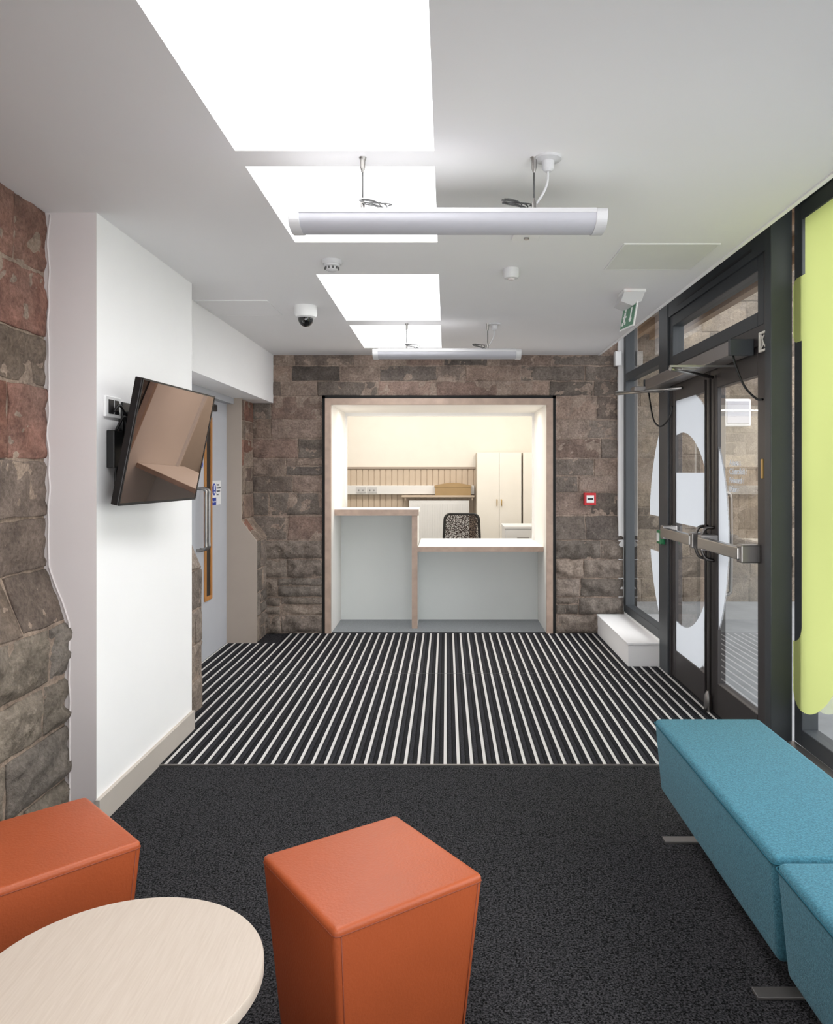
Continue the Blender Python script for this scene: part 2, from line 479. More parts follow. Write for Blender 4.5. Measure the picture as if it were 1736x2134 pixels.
# ------------------------------------------------------------ constants
CZ = 2.517; YB = 6.97; CH = 1.45
cd = bpy.data.cameras.new('camera'); cam = bpy.data.objects.new('camera', cd); COL.objects.link(cam)
cam.location = (0, 0, CH); cam.rotation_euler = (math.pi/2, 0, 0)
cd.sensor_width = 36; cd.lens = 36*1600/2134.0
cd.shift_x = -62/2134.0; cd.shift_y = -82/2134.0
cd.clip_start = 0.02
scene.camera = cam

# ------------------------------------------------------------ floor, mats
boxes('floor', [(-2.0, 1.7, -2.2, YB, -0.1, 0.0)], M_carpet, kind='structure')
mt = boxes('entrance_mat', [(-1.435, 1.355, 3.80, 5.73, 0.0, 0.006), (1.355, 1.60, 3.80, 5.72, 0.0, 0.006),(-1.86,-1.435,4.76,6.51,0,0.006),(-1.52,-1.435,4.34,4.76,0,0.006),(-1.435,1.355,5.73,6.90,0,0.006)], M_mat,
      label='black and white striped aluminium entrance matting set in the floor', cat='entrance mat')
boxes('edge_strip', [(-1.435, 1.55, 3.792, 3.80, 0.0, 0.008)], M_alu, parent=mt, label='thin metal edging strip')
boxes('joint_strip', [(-1.50, 1.55, 5.52, 5.524, 0.0055, 0.0066)], M_joint, parent=mt)

# ------------------------------------------------------------ ceiling with skylight shafts
sk = [(0.15, 1.25), (1.38, 2.544), (2.675, 3.556), (4.133, 5.385), (5.56, 6.565)]  # first opening is unseen, added to light the room around the camera
SX0, SX1, SZ = -0.70, -0.04, 2.985
bm = bmesh.new()
def quad(bm, pts, mi=0):
    f = bm.faces.new([bm.verts.new(p) for p in pts]); f.material_index = mi
CX0, CX1, CY0, CY1 = -2.0, 1.385, -2.2, YB+0.02
quad(bm, [(CX0,CY0,CZ),(SX0,CY0,CZ),(SX0,CY1,CZ),(CX0,CY1,CZ)])
quad(bm, [(SX1,CY0,CZ),(CX1,CY0,CZ),(CX1,CY1,CZ),(SX1,CY1,CZ)])
ys = [CY0]+[v for s in sk for v in s]+[CY1]
for i in range(0, len(ys), 2):
    quad(bm, [(SX0,ys[i],CZ),(SX1,ys[i],CZ),(SX1,ys[i+1],CZ),(SX0,ys[i+1],CZ)])
for a, b in sk:
    quad(bm, [(SX0,a,CZ),(SX0,b,CZ),(SX0,b,SZ),(SX0,a,SZ)], 1)
    quad(bm, [(SX1,a,CZ),(SX1,b,CZ),(SX1,b,SZ),(SX1,a,SZ)], 1)
    quad(bm, [(SX0,a,CZ),(SX1,a,CZ),(SX1,a,SZ),(SX0,a,SZ)], 1)
    quad(bm, [(SX0,b,CZ),(SX1,b,CZ),(SX1,b,SZ),(SX0,b,SZ)], 1)
quad(bm, [(CX1,CY0,CZ),(CX1,CY1,CZ),(CX1,CY1,2.86),(CX1,CY0,2.86)])
quad(bm, [(CX1,CY0,2.86),(1.85,CY0,2.86),(1.85,CY1,2.86),(CX1,CY1,2.86)])
me = bpy.data.meshes.new('ceiling'); bm.to_mesh(me); bm.free()
finish_obj('ceiling', me, [M_ceil, M_shaft], kind='structure')
boxes('trim_1', [(1.372, 1.392, -2.2, 6.95, CZ-0.006, CZ+0.02)], M_white, kind='structure')
for i, (a, b) in enumerate(sk):
    boxes('window_%d' % (i+10), [(SX0, SX1, a, b, SZ, SZ+0.02)], M_sky, kind='structure')

for i,(x0,x1,y0,y1,lb) in enumerate([(-1.55,-1.115,4.755,5.19,'flush white ceiling access hatch near the bulkhead'),(0.835,1.27,3.58,4.02,'flush pale ceiling access hatch near the glazing')]):
    h = boxes('access_hatch', [(x0,x1,y0,y1,CZ-0.004,CZ)], M_hatch if i else M_ceil, label=lb, cat='access hatch')
    f = 0.008
    boxes('hatch_frame', [(x0-f,x1+f,y0-f,y0,CZ-0.005,CZ),(x0-f,x1+f,y1,y1+f,CZ-0.005,CZ),(x0-f,x0,y0,y1,CZ-0.005,CZ),(x1,x1+f,y0,y1,CZ-0.005,CZ)], M_plast, parent=h)

# ------------------------------------------------------------ left side
crs_l = [0,0.2,0.42,0.62,0.84,1.06,1.27,1.50,1.80,2.0,2.26,2.53]
stone_wall('wall_left', (-1.65,-2.2,0), (0,1,0), (1,0,0), 5.42, crs_l, (0.30,0.58), prof=chamfer(1.06,0.84,0.085),
           rough=lambda v: 0.028 if v < 0.84 else (0.009 if v < 1.06 else 0.015), pal=PAL_LEFT, pal_low=PAL_LEFTLOW, gs=0.02,
           mort=(176,157,142), seed=12, kind='structure')
PX, PY0, PY1 = -1.435, 3.15, 4.33
pier = prism('wall_pier', [(-1.72,PY0),(PX,PY0),(PX,PY1),(-1.72,PY1)], 'z', 0, CZ, [M_white, M_shadetrim], kind='structure')
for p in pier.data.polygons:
    if p.normal.y < -0.9: p.material_index = 1  # shade painted in: side facing the camera gets a greyer white
pts = []
pf = chamfer(1.06,0.84,0.085)
for i in range(120):
    z = 0.02+i*(CZ-0.03)/119
    pts.append((-1.634+pf(z)+0.010*noise.noise(Vector((0,0,z*9)))+0.004, PY0-0.002, z))
tube('trim_2', [pts], 0.004, M_shadetrim, spline=False, kind='structure')
prism('baseboard_left', [(PX,PY0-0.012),(PX+0.018,PY0-0.012),(PX+0.018,PY1),(PX,PY1)], 'z', 0, 0.11, M_skirt, kind='structure')
boxes('wall_bulkhead', [(-2.0,-1.57,PY1,YB,2.08,CZ)], M_white, kind='structure')
boxes('wall_recess', [(-2.0,-1.88,PY1,YB,0,2.08)], M_white, kind='structure')
boxes('trim_3', [(-1.88,-1.80,4.76,6.52,2.03,2.08),(-1.88,-1.835,4.76,5.03,0,2.03)], M_greydoor, kind='structure')
stone_wall('wall_plinth', (-1.60,PY1+0.005,0), (0,1,0), (1,0,0), 0.42, [0,0.2,0.42,0.62,0.86,1.06], (0.2,0.4), prof=chamfer(1.06,0.84,0.085),
           rough=lambda v:0.014, pal=PAL_BACKLOW, seed=3, kind='structure')
boxes('wall_plinth_core', [(-1.88,-1.61,PY1,4.76,0,1.04)], M_beige, kind='structure')

dr = root('door_1', (-1.86,5.77,0), kind='structure')
boxes('door_leaf', [(-1.88,-1.86,5.03,6.50,0.008,2.03)], M_greydoor, bevel=0.002, parent=dr)
boxes('vision_panel_frame', [(-1.86,-1.848,5.89,5.925,0.457,1.885),(-1.86,-1.848,6.035,6.07,0.457,1.885),(-1.86,-1.848,5.925,6.035,0.457,0.49),(-1.86,-1.848,5.925,6.035,1.85,1.885)], M_oak, bevel=0.002, parent=dr)
boxes('vision_panel_glass', [(-1.862,-1.856,5.925,6.035,0.49,1.85)], M_black, parent=dr)
def dhandle(y, z0, z1, out):
    return [(-1.86,y,z0),(-1.86+out*0.6,y,z0),(-1.86+out,y,z0+0.02),(-1.86+out,y,z0+0.06),(-1.86+out,y,(z0+z1)/2),(-1.86+out,y,z1-0.06),(-1.86+out,y,z1-0.02),(-1.86+out*0.6,y,z1),(-1.86,y,z1)]
tube('handle', [dhandle(5.80,0.87,1.33,0.07), dhandle(5.72,0.87,1.33,0.07)], 0.011, M_steel, parent=dr, label='brushed steel pull handle')
boxes('door_closer', [(-1.86,-1.80,5.80,6.05,1.93,1.985)], M_black, bevel=0.01, parent=dr)
lathe('door_sticker', [(0.028,0.0),(0.028,0.001)], (-1.86,5.84,1.515), M_blue, axis='x', parent=dr)
sg = root('door_sign', (-1.86,6.19,1.21), label='blue and white door notice reading Keep clear, Access Controlled Powered Door', cat='sign')
boxes('sign_plate', [(-1.8605,-1.857,6.09,6.33,1.19,1.385)], M_plast, parent=sg)
boxes('sign_blue_panel', [(-1.857,-1.856,6.09,6.195,1.19,1.25)], M_blue, parent=sg)
lathe('sign_symbol', [(0.048,0),(0.048,0.001)], (-1.857,6.142,1.316), M_blue, axis='x', parent=sg)
boxes('sign_exclamation', [(-1.856,-1.8545,6.134,6.150,1.308,1.350),(-1.856,-1.8545,6.134,6.150,1.285,1.299)], M_wtext, split=True, parent=sg)
FM = lambda y,z,x=-1.8555: face_mat((x,y,z),(0,1,0),(0,0,1))
text('sign_text', 'Keep clear', 0.021, FM(6.094,1.213), M_wtext, parent=sg)
text('sign_lettering', 'Access\nControlled\nPowered\nDoor', 0.026, FM(6.205,1.345,-1.856), M_text, parent=sg)

boxes('wall_nib', [(-2.0,-1.76,6.52,YB,0,2.08)], M_beige, kind='structure')
prism('trim_4', [(-1.862,0),(-1.605,0),(-1.605,0.87),(-1.735,1.04),(-1.735,2.08),(-1.862,2.08)], 'y', 6.50, 6.52, M_beige, kind='structure')
stone_wall('wall_nib_side', (-1.752,6.52,0), (0,1,0), (1,0,0), 0.44, [0,0.22,0.42,0.62,0.86,1.05,1.26,1.5,1.74,1.9,2.08], (0.2,0.3),
           prof=chamfer(1.04,0.87,0.135), rough=lambda v: 0.012, pal=[(158,116,102),(152,130,117),(142,122,113),(158,142,129)], pal_low=PAL_BACKLOW, seed=9, kind='structure')

# ------------------------------------------------------------ back wall
HX0, HX1, HZ = -1.112, 0.982, 2.142
O_b = -1.76
crs = [0,0.17,0.33,0.50,0.67,0.84,1.06,1.27,1.42,1.58,1.76,1.93,2.142,2.28,2.42,2.52,2.70,2.86]
stone_wall('wall_back', (O_b,YB,0), (1,0,0), (0,-1,0), 1.60-O_b, crs, (0.26,0.60), holes=[(HX0-O_b,HX1-O_b,-1,HZ)],
           prof=chamfer(1.06,0.84,0.05), rough=lambda v: 0.034 if v < 0.82 else (0.006 if v < 1.06 else 0.016),
           pal=PAL_BACK, pal_low=PAL_BACKLOW, gs=0.02, mort=(168,151,139), seed=21, kind='structure')
boxes('wall_back_core', [(-2.0,-1.115,YB+0.03,7.9,0,2.9),(0.985,1.70,YB+0.03,7.9,0,2.9),(-1.115,0.985,YB+0.03,7.9,2.145,2.9)], M_gap, kind='structure')
boxes('trim_5', [(-1.115,-1.089,6.905,7.0,0,2.145),(0.958,0.985,6.905,7.0,0,2.145),(-1.115,0.985,6.905,7.0,2.117,2.145)], M_gap, kind='structure')
boxes('trim_6', [(-1.089,-1.037,6.89,6.93,0,2.117),(0.902,0.958,6.89,6.93,0,2.117),(-1.037,0.902,6.89,6.93,2.062,2.117)], M_ply, kind='structure')
boxes('wall_reveal', [(-1.12,-1.037,6.93,7.95,0,2.117),(0.902,0.99,6.93,7.95,0,2.117),(-1.037,0.902,6.93,7.95,2.062,2.117)], M_jamb, kind='structure')
boxes('trim_7', [(-1.037,-1.015,7.86,7.89,1.1,2.062),(0.88,0.902,7.86,7.89,0.76,2.062),(-1.015,0.88,7.86,7.89,2.03,2.062)], M_plast, kind='structure')
boxes('floor_reception', [(-1.089,0.958,6.97,7.95,-0.1,0.004),(-3.0,1.70,7.95,10.6,-0.1,0.004)], M_gcarp, kind='structure')

dk = root('reception_desk', (-0.07,7.35,0.004), label='two-level reception counter with pale top, plywood edges and grey front panels', cat='reception desk')
boxes('high_counter_top', [(-1.035,-0.262,7.13,7.60,1.070,1.106)], M_jamb, parent=dk)
boxes('high_counter_edge', [(-1.035,-0.255,7.11,7.13,1.052,1.108)], M_ply, parent=dk)
boxes('low_counter_top', [(-0.262,0.900,7.13,8.06,0.722,0.76)], M_jamb, parent=dk)
boxes('low_counter_edge', [(-0.267,0.900,7.11,7.13,0.718,0.762)], M_ply, parent=dk)
boxes('divider_edge', [(-0.319,-0.267,7.12,7.14,0.004,1.052)], M_ply, parent=dk)
boxes('divider_panel', [(-0.315,-0.270,7.14,7.60,0.004,1.052)], M_panel, parent=dk)
boxes('front_panel', [(-1.036,-0.315,7.56,7.58,0.004,1.068),(-0.27,0.901,7.56,7.58,0.004,0.72)], M_panel, split=True, parent=dk, label='flat grey laminate front panel')

# ------------------------------------------------------------ office behind
OX = 1.70
boxes('wall_office_back', [(-3.0,OX,10.5,10.6,0,2.9)], M_cream, kind='structure')
boxes('wall_office_left', [(-3.1,-3.0,7.9,10.6,0,2.9)], M_cream, kind='structure')
boxes('wall_office_right', [(OX-0.04,OX,7.9,10.6,0,2.9)], M_cream, kind='structure')
boxes('wall_office_front', [(-3.0,-1.12,7.9,7.95,0,2.9),(0.99,OX,7.9,7.95,0,2.9),(-1.12,0.99,7.9,7.95,2.12,2.9)], M_cream, kind='structure')
boxes('ceiling_office', [(-3.1,OX,7.9,10.6,2.9,2.95)], M_cream, kind='structure')
M_bead = pm('beadboard_paint', (204,187,168), 0.6, var=0.02)
bl = []; x = -2.98
while x < 0.40:
    bl.append((x, min(x+0.070, 0.40), 10.476, 10.5, 0.0, 1.50)); x += 0.08
bl.append((-2.98, 0.40, 10.488, 10.5, 0, 1.50))
boxes('trim_8', bl, M_bead, bevel=0.003, seg=1, kind='structure')
boxes('trim_9', [(-2.98,0.40,10.46,10.5,1.50,1.53)], M_beige, bevel=0.006, kind='structure')
tr = boxes('cable_trunking', [(-2.9,0.38,10.42,10.478,1.155,1.275)], M_plast, bevel=0.006, label='white horizontal dado cable trunking on panelled wall', cat='trunking')
for sx in (-1.22, -1.07):
    so_ = boxes('socket', [(sx,sx+0.13,10.412,10.42,1.175,1.255)], M_cap, bevel=0.003, parent=tr)
    boxes('socket_slot', [(sx+0.03,sx+0.04,10.411,10.4125,1.20,1.22),(sx+0.085,sx+0.095,10.411,10.4125,1.20,1.22)], M_joint, split=True, parent=so_)
rd = root('radiator', (-0.09,10.36,0), label='white steel panel radiator with fluted front below shelf', cat='radiator')
bl = [(-0.50,0.31,10.33,10.40,0.15,1.06)]
x = -0.49
while x < 0.29:
    bl.append((x,x+0.028,10.327,10.33,0.18,1.03)); x += 0.034
boxes('radiator_panel', bl, M_plast, bevel=0.001, seg=1, parent=rd)
boxes('radiator_top_grille', [(-0.50,0.31,10.33,10.415,1.06,1.075)], M_plast, parent=rd)
boxes('radiator_foot', [(-0.4,-0.36,10.34,10.40,0,0.15),(0.18,0.22,10.34,10.40,0,0.15)], M_plast, split=True, parent=rd)
sh = boxes('wall_shelf', [(-0.60,0.38,10.32,10.478,1.118,1.145)], M_bead, bevel=0.003, label='narrow painted wooden shelf above radiator', cat='shelf')
boxes('bracket', [(-0.56,-0.54,10.34,10.478,1.08,1.118),(0.34,0.36,10.34,10.478,1.08,1.118)], M_bead, split=True, parent=sh)
bx = root('storage_box', (0.1,10.37,1.145), label='brown cardboard box with loose curved lid on shelf', cat='box')
boxes('box_body', [(-0.15,0.33,10.325,10.415,1.145,1.245)], M_card, bevel=0.003, parent=bx)
P = [(-0.16,1.25)]+[(-0.16+0.5*i/12, 1.262+0.05*math.sin(math.pi*(0.08+0.84*i/12))) for i in range(13)]+[(0.34,1.25)]+[(0.30,1.247),(-0.12,1.247)]
prism('box_lid', P, 'y', 10.322, 10.417, M_card, parent=bx)
def cupboard(name, x0, x1, doors, lb):
    r = root(name, ((x0+x1)/2,10.25,0), label=lb, cat='cupboard', group='cream office cupboards')
    boxes('cabinet_body', [(x0,x1,10.02,10.48,0.004,1.712)], M_cupb, parent=r)
    w = (x1-x0)/doors
    for i in range(doors):
        d = boxes('cabinet_door', [(x0+w*i+0.002,x0+w*(i+1)-0.002,10.0,10.02,0.05,1.712)], M_cup, bevel=0.002, parent=r)
        hx = x0+w*(i+1)-0.03 if i % 2 == 0 else x0+w*i+0.03
        tube('handle', [[(hx,10.0,1.10),(hx,9.98,1.09),(hx,9.975,1.06),(hx,9.98,1.03),(hx,10.0,1.02)]], 0.006, M_brass, parent=d)
cupboard('storage_cupboard', 0.40, 0.98, 2, 'tall cream two-door storage cupboard against office wall')
cupboard('storage_cupboard', 1.00, 1.6, 2, 'tall cream two-door cupboard beside its matching neighbour')
pd = root('drawer_pedestal', (0.85,9.1,0.004), label='white low drawer pedestal beside office chair', cat='drawer unit')
boxes('pedestal_body', [(0.68,1.1,8.9,9.4,0.004,0.80)], M_plast, parent=pd)
boxes('pedestal_top', [(0.67,1.11,8.88,9.42,0.80,0.828)], M_plast, bevel=0.004, parent=pd)
for i in range(3):
    d = boxes('drawer', [(0.69,1.09,8.885,8.9,0.05+i*0.25,0.285+i*0.25)], M_plast, bevel=0.003, parent=pd)
    boxes('handle', [(0.82,0.96,8.868,8.885,0.19+i*0.25,0.20+i*0.25)], M_alu, parent=d)
oc = root('office_chair', (0.18,8.75,0.004), label='black swivel office chair with dark open mesh back behind counter', cat='office chair')
cxx = 0.18
def rrect(x0,x1,z0,z1,r,y):
    pts=[]
    for (cx_,cz_,a0) in [(x1-r,z1-r,0),(x0+r,z1-r,90),(x0+r,z0+r,180),(x1-r,z0+r,270)]:
        for i in range(7):
            a=math.radians(a0+90*i/6); pts.append((cx_+r*math.cos(a), y, cz_+r*math.sin(a)))
    return pts
fr = [(p[0]+(0.02*(1 if p[0]<cxx else -1)*((p[2]-0.55)/0.42)), p[1]+0.05*((p[0]-cxx)/0.2)**2*-1, p[2]) for p in rrect(cxx-0.215,cxx+0.215,0.52,0.968,0.06,8.98)]
tube('backrest_frame', [fr], 0.015, M_black, closed=True, parent=oc)
bm = bmesh.new(); f = bm.faces.new([bm.verts.new(p) for p in fr]); finish_obj('backrest_mesh', mesh_from(bm,'backrest_mesh'), M_chairmesh, parent=oc)
boxes('seat', [(cxx-0.24,cxx+0.24,8.5,8.96,0.44,0.51)], M_black, bevel=0.03, seg=4, smooth=True, parent=oc)
boxes('backrest_post', [(cxx-0.03,cxx+0.03,8.985,9.02,0.42,0.62)], M_black, bevel=0.008, parent=oc)
tube('armrest', [[(cxx-0.25,8.85,0.46),(cxx-0.29,8.85,0.5),(cxx-0.29,8.84,0.65)],[(cxx+0.25,8.85,0.46),(cxx+0.29,8.85,0.5),(cxx+0.29,8.84,0.65)]], 0.012, M_black, parent=oc)
tube('gas_column', [[(cxx,8.75,0.10),(cxx,8.75,0.44)]], 0.025, M_chrome, parent=oc)
star = []
for i in range(5):
    a = 2*math.pi*i/5; star.append([(cxx,8.75,0.12),(cxx+0.28*math.cos(a),8.75+0.28*math.sin(a),0.075)])
tube('star_base', star, 0.018, M_black, split=False, parent=oc)
for s in star:
    lathe('caster', [(0.02,-0.012),(0.028,-0.008),(0.028,0.008),(0.02,0.012)], (s[1][0],s[1][1],0.033), M_black, axis='x', n=16, parent=oc)

# ------------------------------------------------------------ right glazing
GX = 1.60; GD = 0.08
def glass_plane(x, y0, y1, z0, z1, parent):
    bm = bmesh.new(); quad(bm, [(x,y0,z0),(x,y1,z0),(x,y1,z1),(x,y0,z1)])
    me = bpy.data.meshes.new('glass_pane'); bm.to_mesh(me); bm.free()
    return finish_obj('glass_pane', me, M_glass, parent=parent)
def frame_window(name, y0, y1, z0, z1, bars, transoms=(), mat=None, fw=0.06, gx=GX, glass=True):
    mat = mat or M_frame
    r = root(name, (gx+0.04,(y0+y1)/2,z0), kind='structure')
    lst = [(gx,gx+GD,y0,y0+fw,z0,z1),(gx,gx+GD,y1-fw,y1,z0,z1),(gx,gx+GD,y0+fw,y1-fw,z0,z0+fw),(gx,gx+GD,y0+fw,y1-fw,z1-fw,z1)]
    for b in bars: lst.append((gx,gx+GD,b-fw/2,b+fw/2,z0+fw,z1-fw))
    for t in transoms: lst.append((gx+0.002,gx+GD-0.002,y0+fw,y1-fw,t-fw/2,t+fw/2))
    boxes('window_frame', lst, mat, bevel=0.003, seg=1, parent=r)
    glass_plane(gx+0.04, y0+fw*0.5, y1-fw*0.5, z0+fw*0.5, z1-fw*0.5, r)
    return r
w1 = frame_window('window_1', 5.71, 6.92, 0.20, 2.86, [], [2.30], fw=0.07)
w2 = frame_window('window_2', 3.87, 5.50, 2.20, 2.56, [], [], fw=0.075)
boxes('trim_10', [(GX-0.01,GX+GD,3.82,5.55,2.56,2.86)], M_frame, kind='structure')
boxes('trim_11', [(GX-0.012,GX-0.008,4.0,5.3,2.60,2.615)], M_black, kind='structure')
boxes('trim_12', [(GX-0.015,GX+0.09,5.50,5.71,0,2.86)], M_frame, bevel=0.004, kind='structure')
boxes('trim_13', [(GX-0.015,GX+0.09,3.75,3.82,0,2.86)], M_frame, bevel=0.004, kind='structure')
boxes('trim_14', [(GX,GX+GD,3.82,3.87,0,2.56),(GX,GX+GD,5.47,5.50,0,2.2),(GX,GX+GD,3.87,5.47,2.10,2.20)], M_frameb, kind='structure')
boxes('trim_15', [(1.552,1.60,6.92,6.965,0.20,2.86)], M_white, kind='structure')
w3 = frame_window('window_3', -2.2, 3.75, 0.14, 2.74, [2.2, 0.9, -0.5], [], fw=0.08, gx=1.70)
boxes('trim_16', [(1.69,1.80,-2.2,3.75,2.74,2.86)], M_frame, kind='structure')
boxes('wall_right', [(1.60,1.78,-2.2,3.75,0,0.12),(1.602,1.72,5.71,6.95,0,0.198)], M_white, kind='structure')
boxes('trim_17', [(1.57,1.70,-2.2,3.75,0.12,0.14)], M_alu, kind='structure')
boxes('wall_end', [(1.60,1.72,6.92,7.9,0,2.9)], M_gap, kind='structure')

def vinyl_strips(name, inside, y0, y1, z0, z1, x, mat, parent, n=420, m=160):
    bm = bmesh.new(); dz = (z1-z0)/n; dy = (y1-y0)/m
    for j in range(n):
        z = z0+dz*(j+0.5); run = None
        for i in range(m+1):
            on = i < m and inside(y0+dy*(i+0.5), z)
            if on and run is None: run = y0+dy*i
            if not on and run is not None:
                ye = y0+dy*i
                quad(bm, [(x,run,z-dz/2),(x,ye,z-dz/2),(x,ye,z+dz/2),(x,run,z+dz/2)]); run = None
    if len(bm.faces) == 0: bm.free(); return
    finish_obj(name, mesh_from(bm,name), mat, parent=parent)
def lime(y, z):
    if z > 2.652: return False
    zmin = 0.31+1.9*max(0, 3.66-y)**2
    if z < min(zmin, 0.86): return False
    if z > 2.389: return y <= 3.63
    if z >= 2.08:
        if y > 3.715 and z > 2.349: return math.hypot(y-3.715, z-2.349) < 0.04
        if y > 3.715 and z < 2.12: return math.hypot(y-3.715, z-2.12) < 0.04
        return y <= 3.755
    if y > 3.664:
        if z > 0.719: return False
        if z > 0.629: return math.hypot(y-3.755, z-0.719) > 0.09
        if z < 0.40 and y > 3.665: return math.hypot(y-3.665, z-0.40) < 0.09
    return True
vinyl_strips('lime_vinyl_letter', lime, 2.75, 3.755, 0.30, 2.66, 1.697, M_lime, w3, n=700, m=402)
def letter(y, z):
    cy, cz = 5.28, 1.06
    d = math.hypot((y-cy)/0.88, (z-cz)/0.95)
    if d > 1: return False
    if d > 0.70:
        if y > cy and 0.84 < z < 1.115: return False
        return True
    return 1.10 < z < 1.45
vinyl_strips('white_vinyl_letter', letter, 5.78, 6.85, 0.27, 2.2, GX+0.033, M_frost, w1)

def leaf(name, y0, y1, g0, g1):
    r = root(name, (GX+0.03,(y0+y1)/2,0), kind='structure')
    boxes('door_frame', [(GX+0.01,GX+0.06,y0,g0,0.01,2.10),(GX+0.01,GX+0.06,g1,y1,0.01,2.10),(GX+0.01,GX+0.06,g0,g1,0.01,0.20),(GX+0.01,GX+0.06,g0,g1,1.955,2.10)], M_frameb, bevel=0.003, seg=1, parent=r)
    glass_plane(GX+0.022, g0-0.005, g1+0.005, 0.195, 1.96, r)
    vinyl_strips('white_vinyl_letter', letter, g0, g1, 0.2, 1.955, GX+0.018, M_frost, r)
    return r
L1 = leaf('door_2', 4.70, 5.47, 4.79, 5.40)
L2 = leaf('door_3', 3.87, 4.68, 3.97, 4.56)
def panic(par, y0, y1):
    boxes('push_bar', [(1.50,1.545,y0+0.03,y1-0.03,1.0,1.065)], M_steel, bevel=0.006, parent=par, label='brushed steel push bar')
    boxes('push_bar_mount', [(1.51,1.612,y0,y0+0.07,0.985,1.08),(1.51,1.612,y1-0.07,y1,0.985,1.08)], M_alu, bevel=0.008, split=True, parent=par)
    yr = y1+0.02 if par is L2 else y0-0.0
    tube('vertical_rod', [[(1.595,yr,0.06),(1.595,yr,2.02)]], 0.007, M_frameb, parent=par)
panic(L1, 4.72, 5.42); panic(L2, 3.93, 4.62)
M_dsteel = pm('dark_satin_steel', (120,116,113), 0.35, 1.0)
tube('pull_handle', [[(1.61,4.62,1.12),(1.555,4.62,1.11),(1.53,4.62,1.03),(1.555,4.62,0.94),(1.61,4.62,0.92)],[(1.61,4.73,1.12),(1.555,4.73,1.11),(1.53,4.73,1.03),(1.555,4.73,0.94),(1.61,4.73,0.92)]], 0.010, M_dsteel, parent=L2)
tube('outside_pull_handle', [[(1.65,4.585,0.72),(1.69,4.585,0.73),(1.70,4.585,0.8),(1.70,4.585,1.25),(1.69,4.585,1.32),(1.65,4.585,1.33)]], 0.011, M_dsteel, parent=L2)
lathe('floor_bolt', [(0.02,0.006),(0.025,0.02),(0.022,0.10),(0.01,0.13)], (1.585,4.65,0.0), M_steel, parent=L2)
boxes('keyhole_plate', [(1.604,1.612,3.89,3.92,1.42,1.52)], M_brass, bevel=0.003, parent=L2)
text('glass_lettering', 'Access\nControlled\nPowered\nDoor', 0.05, face_mat((GX+0.015,4.38,1.49),(0,-1,0),(0,0,1)), M_frost, parent=L2)

op = root('door_operator', (1.54,4.87,2.06), label='silver automatic swing door operator above glazed entrance doors', cat='door operator')
boxes('operator_housing', [(1.48,1.60,4.02,5.72,2.065,2.14)], M_alu, bevel=0.006, parent=op)
boxes('operator_end_cap', [(1.475,1.60,3.99,4.02,2.06,2.145),(1.475,1.60,5.72,5.75,2.06,2.145)], M_frame, bevel=0.004, split=True, parent=op)
boxes('operator_arm', [(1.236,1.60,4.24,4.265,2.034,2.044),(1.236,1.60,5.60,5.625,2.034,2.044)], M_steel, split=True, parent=op)
tube('link_arm', [[(1.24,4.25,2.025),(1.60,4.62,2.025)],[(1.24,5.61,2.025),(1.60,5.2,2.025)]], 0.011, M_steel, spline=False, parent=op)
boxes('arm_bracket', [(1.33,1.41,4.33,4.45,2.03,2.06),(1.33,1.41,5.42,5.54,2.03,2.06)], M_alu, bevel=0.004, split=True, parent=op)
tube('cable', [[(1.49,5.66,2.07),(1.49,5.62,1.98),(1.50,5.55,1.83),(1.53,5.48,1.78),(1.57,5.42,1.83),(1.59,5.4,1.92)],[(1.50,4.03,2.10),(1.50,3.99,2.02),(1.54,3.97,1.9),(1.58,3.92,1.83),(1.60,3.88,1.82)]], 0.006, M_black, parent=op)
jb = root('junction_box', (1.585,3.84,2.06), label='open electrical back box with loose wires on dark post', cat='junction box')
boxes('box_rim', [(1.588,1.60,3.895,3.905,2.06,2.16),(1.588,1.60,3.81,3.82,2.06,2.16),(1.588,1.60,3.82,3.895,2.06,2.07),(1.588,1.60,3.82,3.895,2.15,2.16)], M_cream, parent=jb)
tube('wire', [[(1.594,3.835,2.08),(1.59,3.86,2.12),(1.592,3.845,2.14)],[(1.594,3.88,2.08),(1.59,3.85,2.10),(1.592,3.88,2.145)]], 0.003, M_cream, parent=jb)
gr = boxes('door_release_button', [(1.55,1.586,5.56,5.66,0.93,1.03)], M_green, bevel=0.006, label='green emergency door release call point on dark post', cat='call point')
boxes('button_face', [(1.545,1.55,5.58,5.64,0.95,1.01)], M_plast, parent=gr)

ws = boxes('window_seat_box', [(1.36,1.60,5.735,6.90,0.0,0.165)], M_white, label='low white boxed-in plinth beneath the tall window', cat='plinth')
boxes('box_top', [(1.35,1.60,5.725,6.90,0.165,0.18)], M_white, bevel=0.004, parent=ws)
boxes('wall_front', [(-2.0,1.75,-2.3,-2.2,0,2.9)], M_white, kind='structure')

# ------------------------------------------------------------ exterior
M_pave = pm('exterior_paving', (134,136,138), 0.85, var=0.14, vscale=5)
boxes('ground_outside', [(1.78,16,-8,16,-0.12,-0.02)], M_pave, kind='structure')
stone_wall('wall_outside', (1.72,8.75,0), (1,0,0), (0,-1,0), 6.1, [-0.05,0.25,0.5,0.8,1.05,1.35,1.65,1.9,2.2,2.45,2.75,3.05,3.4,3.8], (0.35,0.8), rough=lambda v:0.018, pal=PAL_OUT, gs=0.06, gap=0.02,
           mort=(142,132,120), seed=33, kind='structure')
boxes('soffit_outside', [(1.80,2.7,4.2,8.7,3.02,3.1)]+[(1.9+0.2*i,1.95+0.2*i,4.2,8.7,2.95,3.02) for i in range(4)], M_timber, kind='structure')
wl = boxes('bulkhead_light', [(3.11,3.42,8.60,8.74,1.97,2.28)], M_plast, bevel=0.03, seg=4, label='square white exterior bulkhead light on stone wall', cat='wall light')
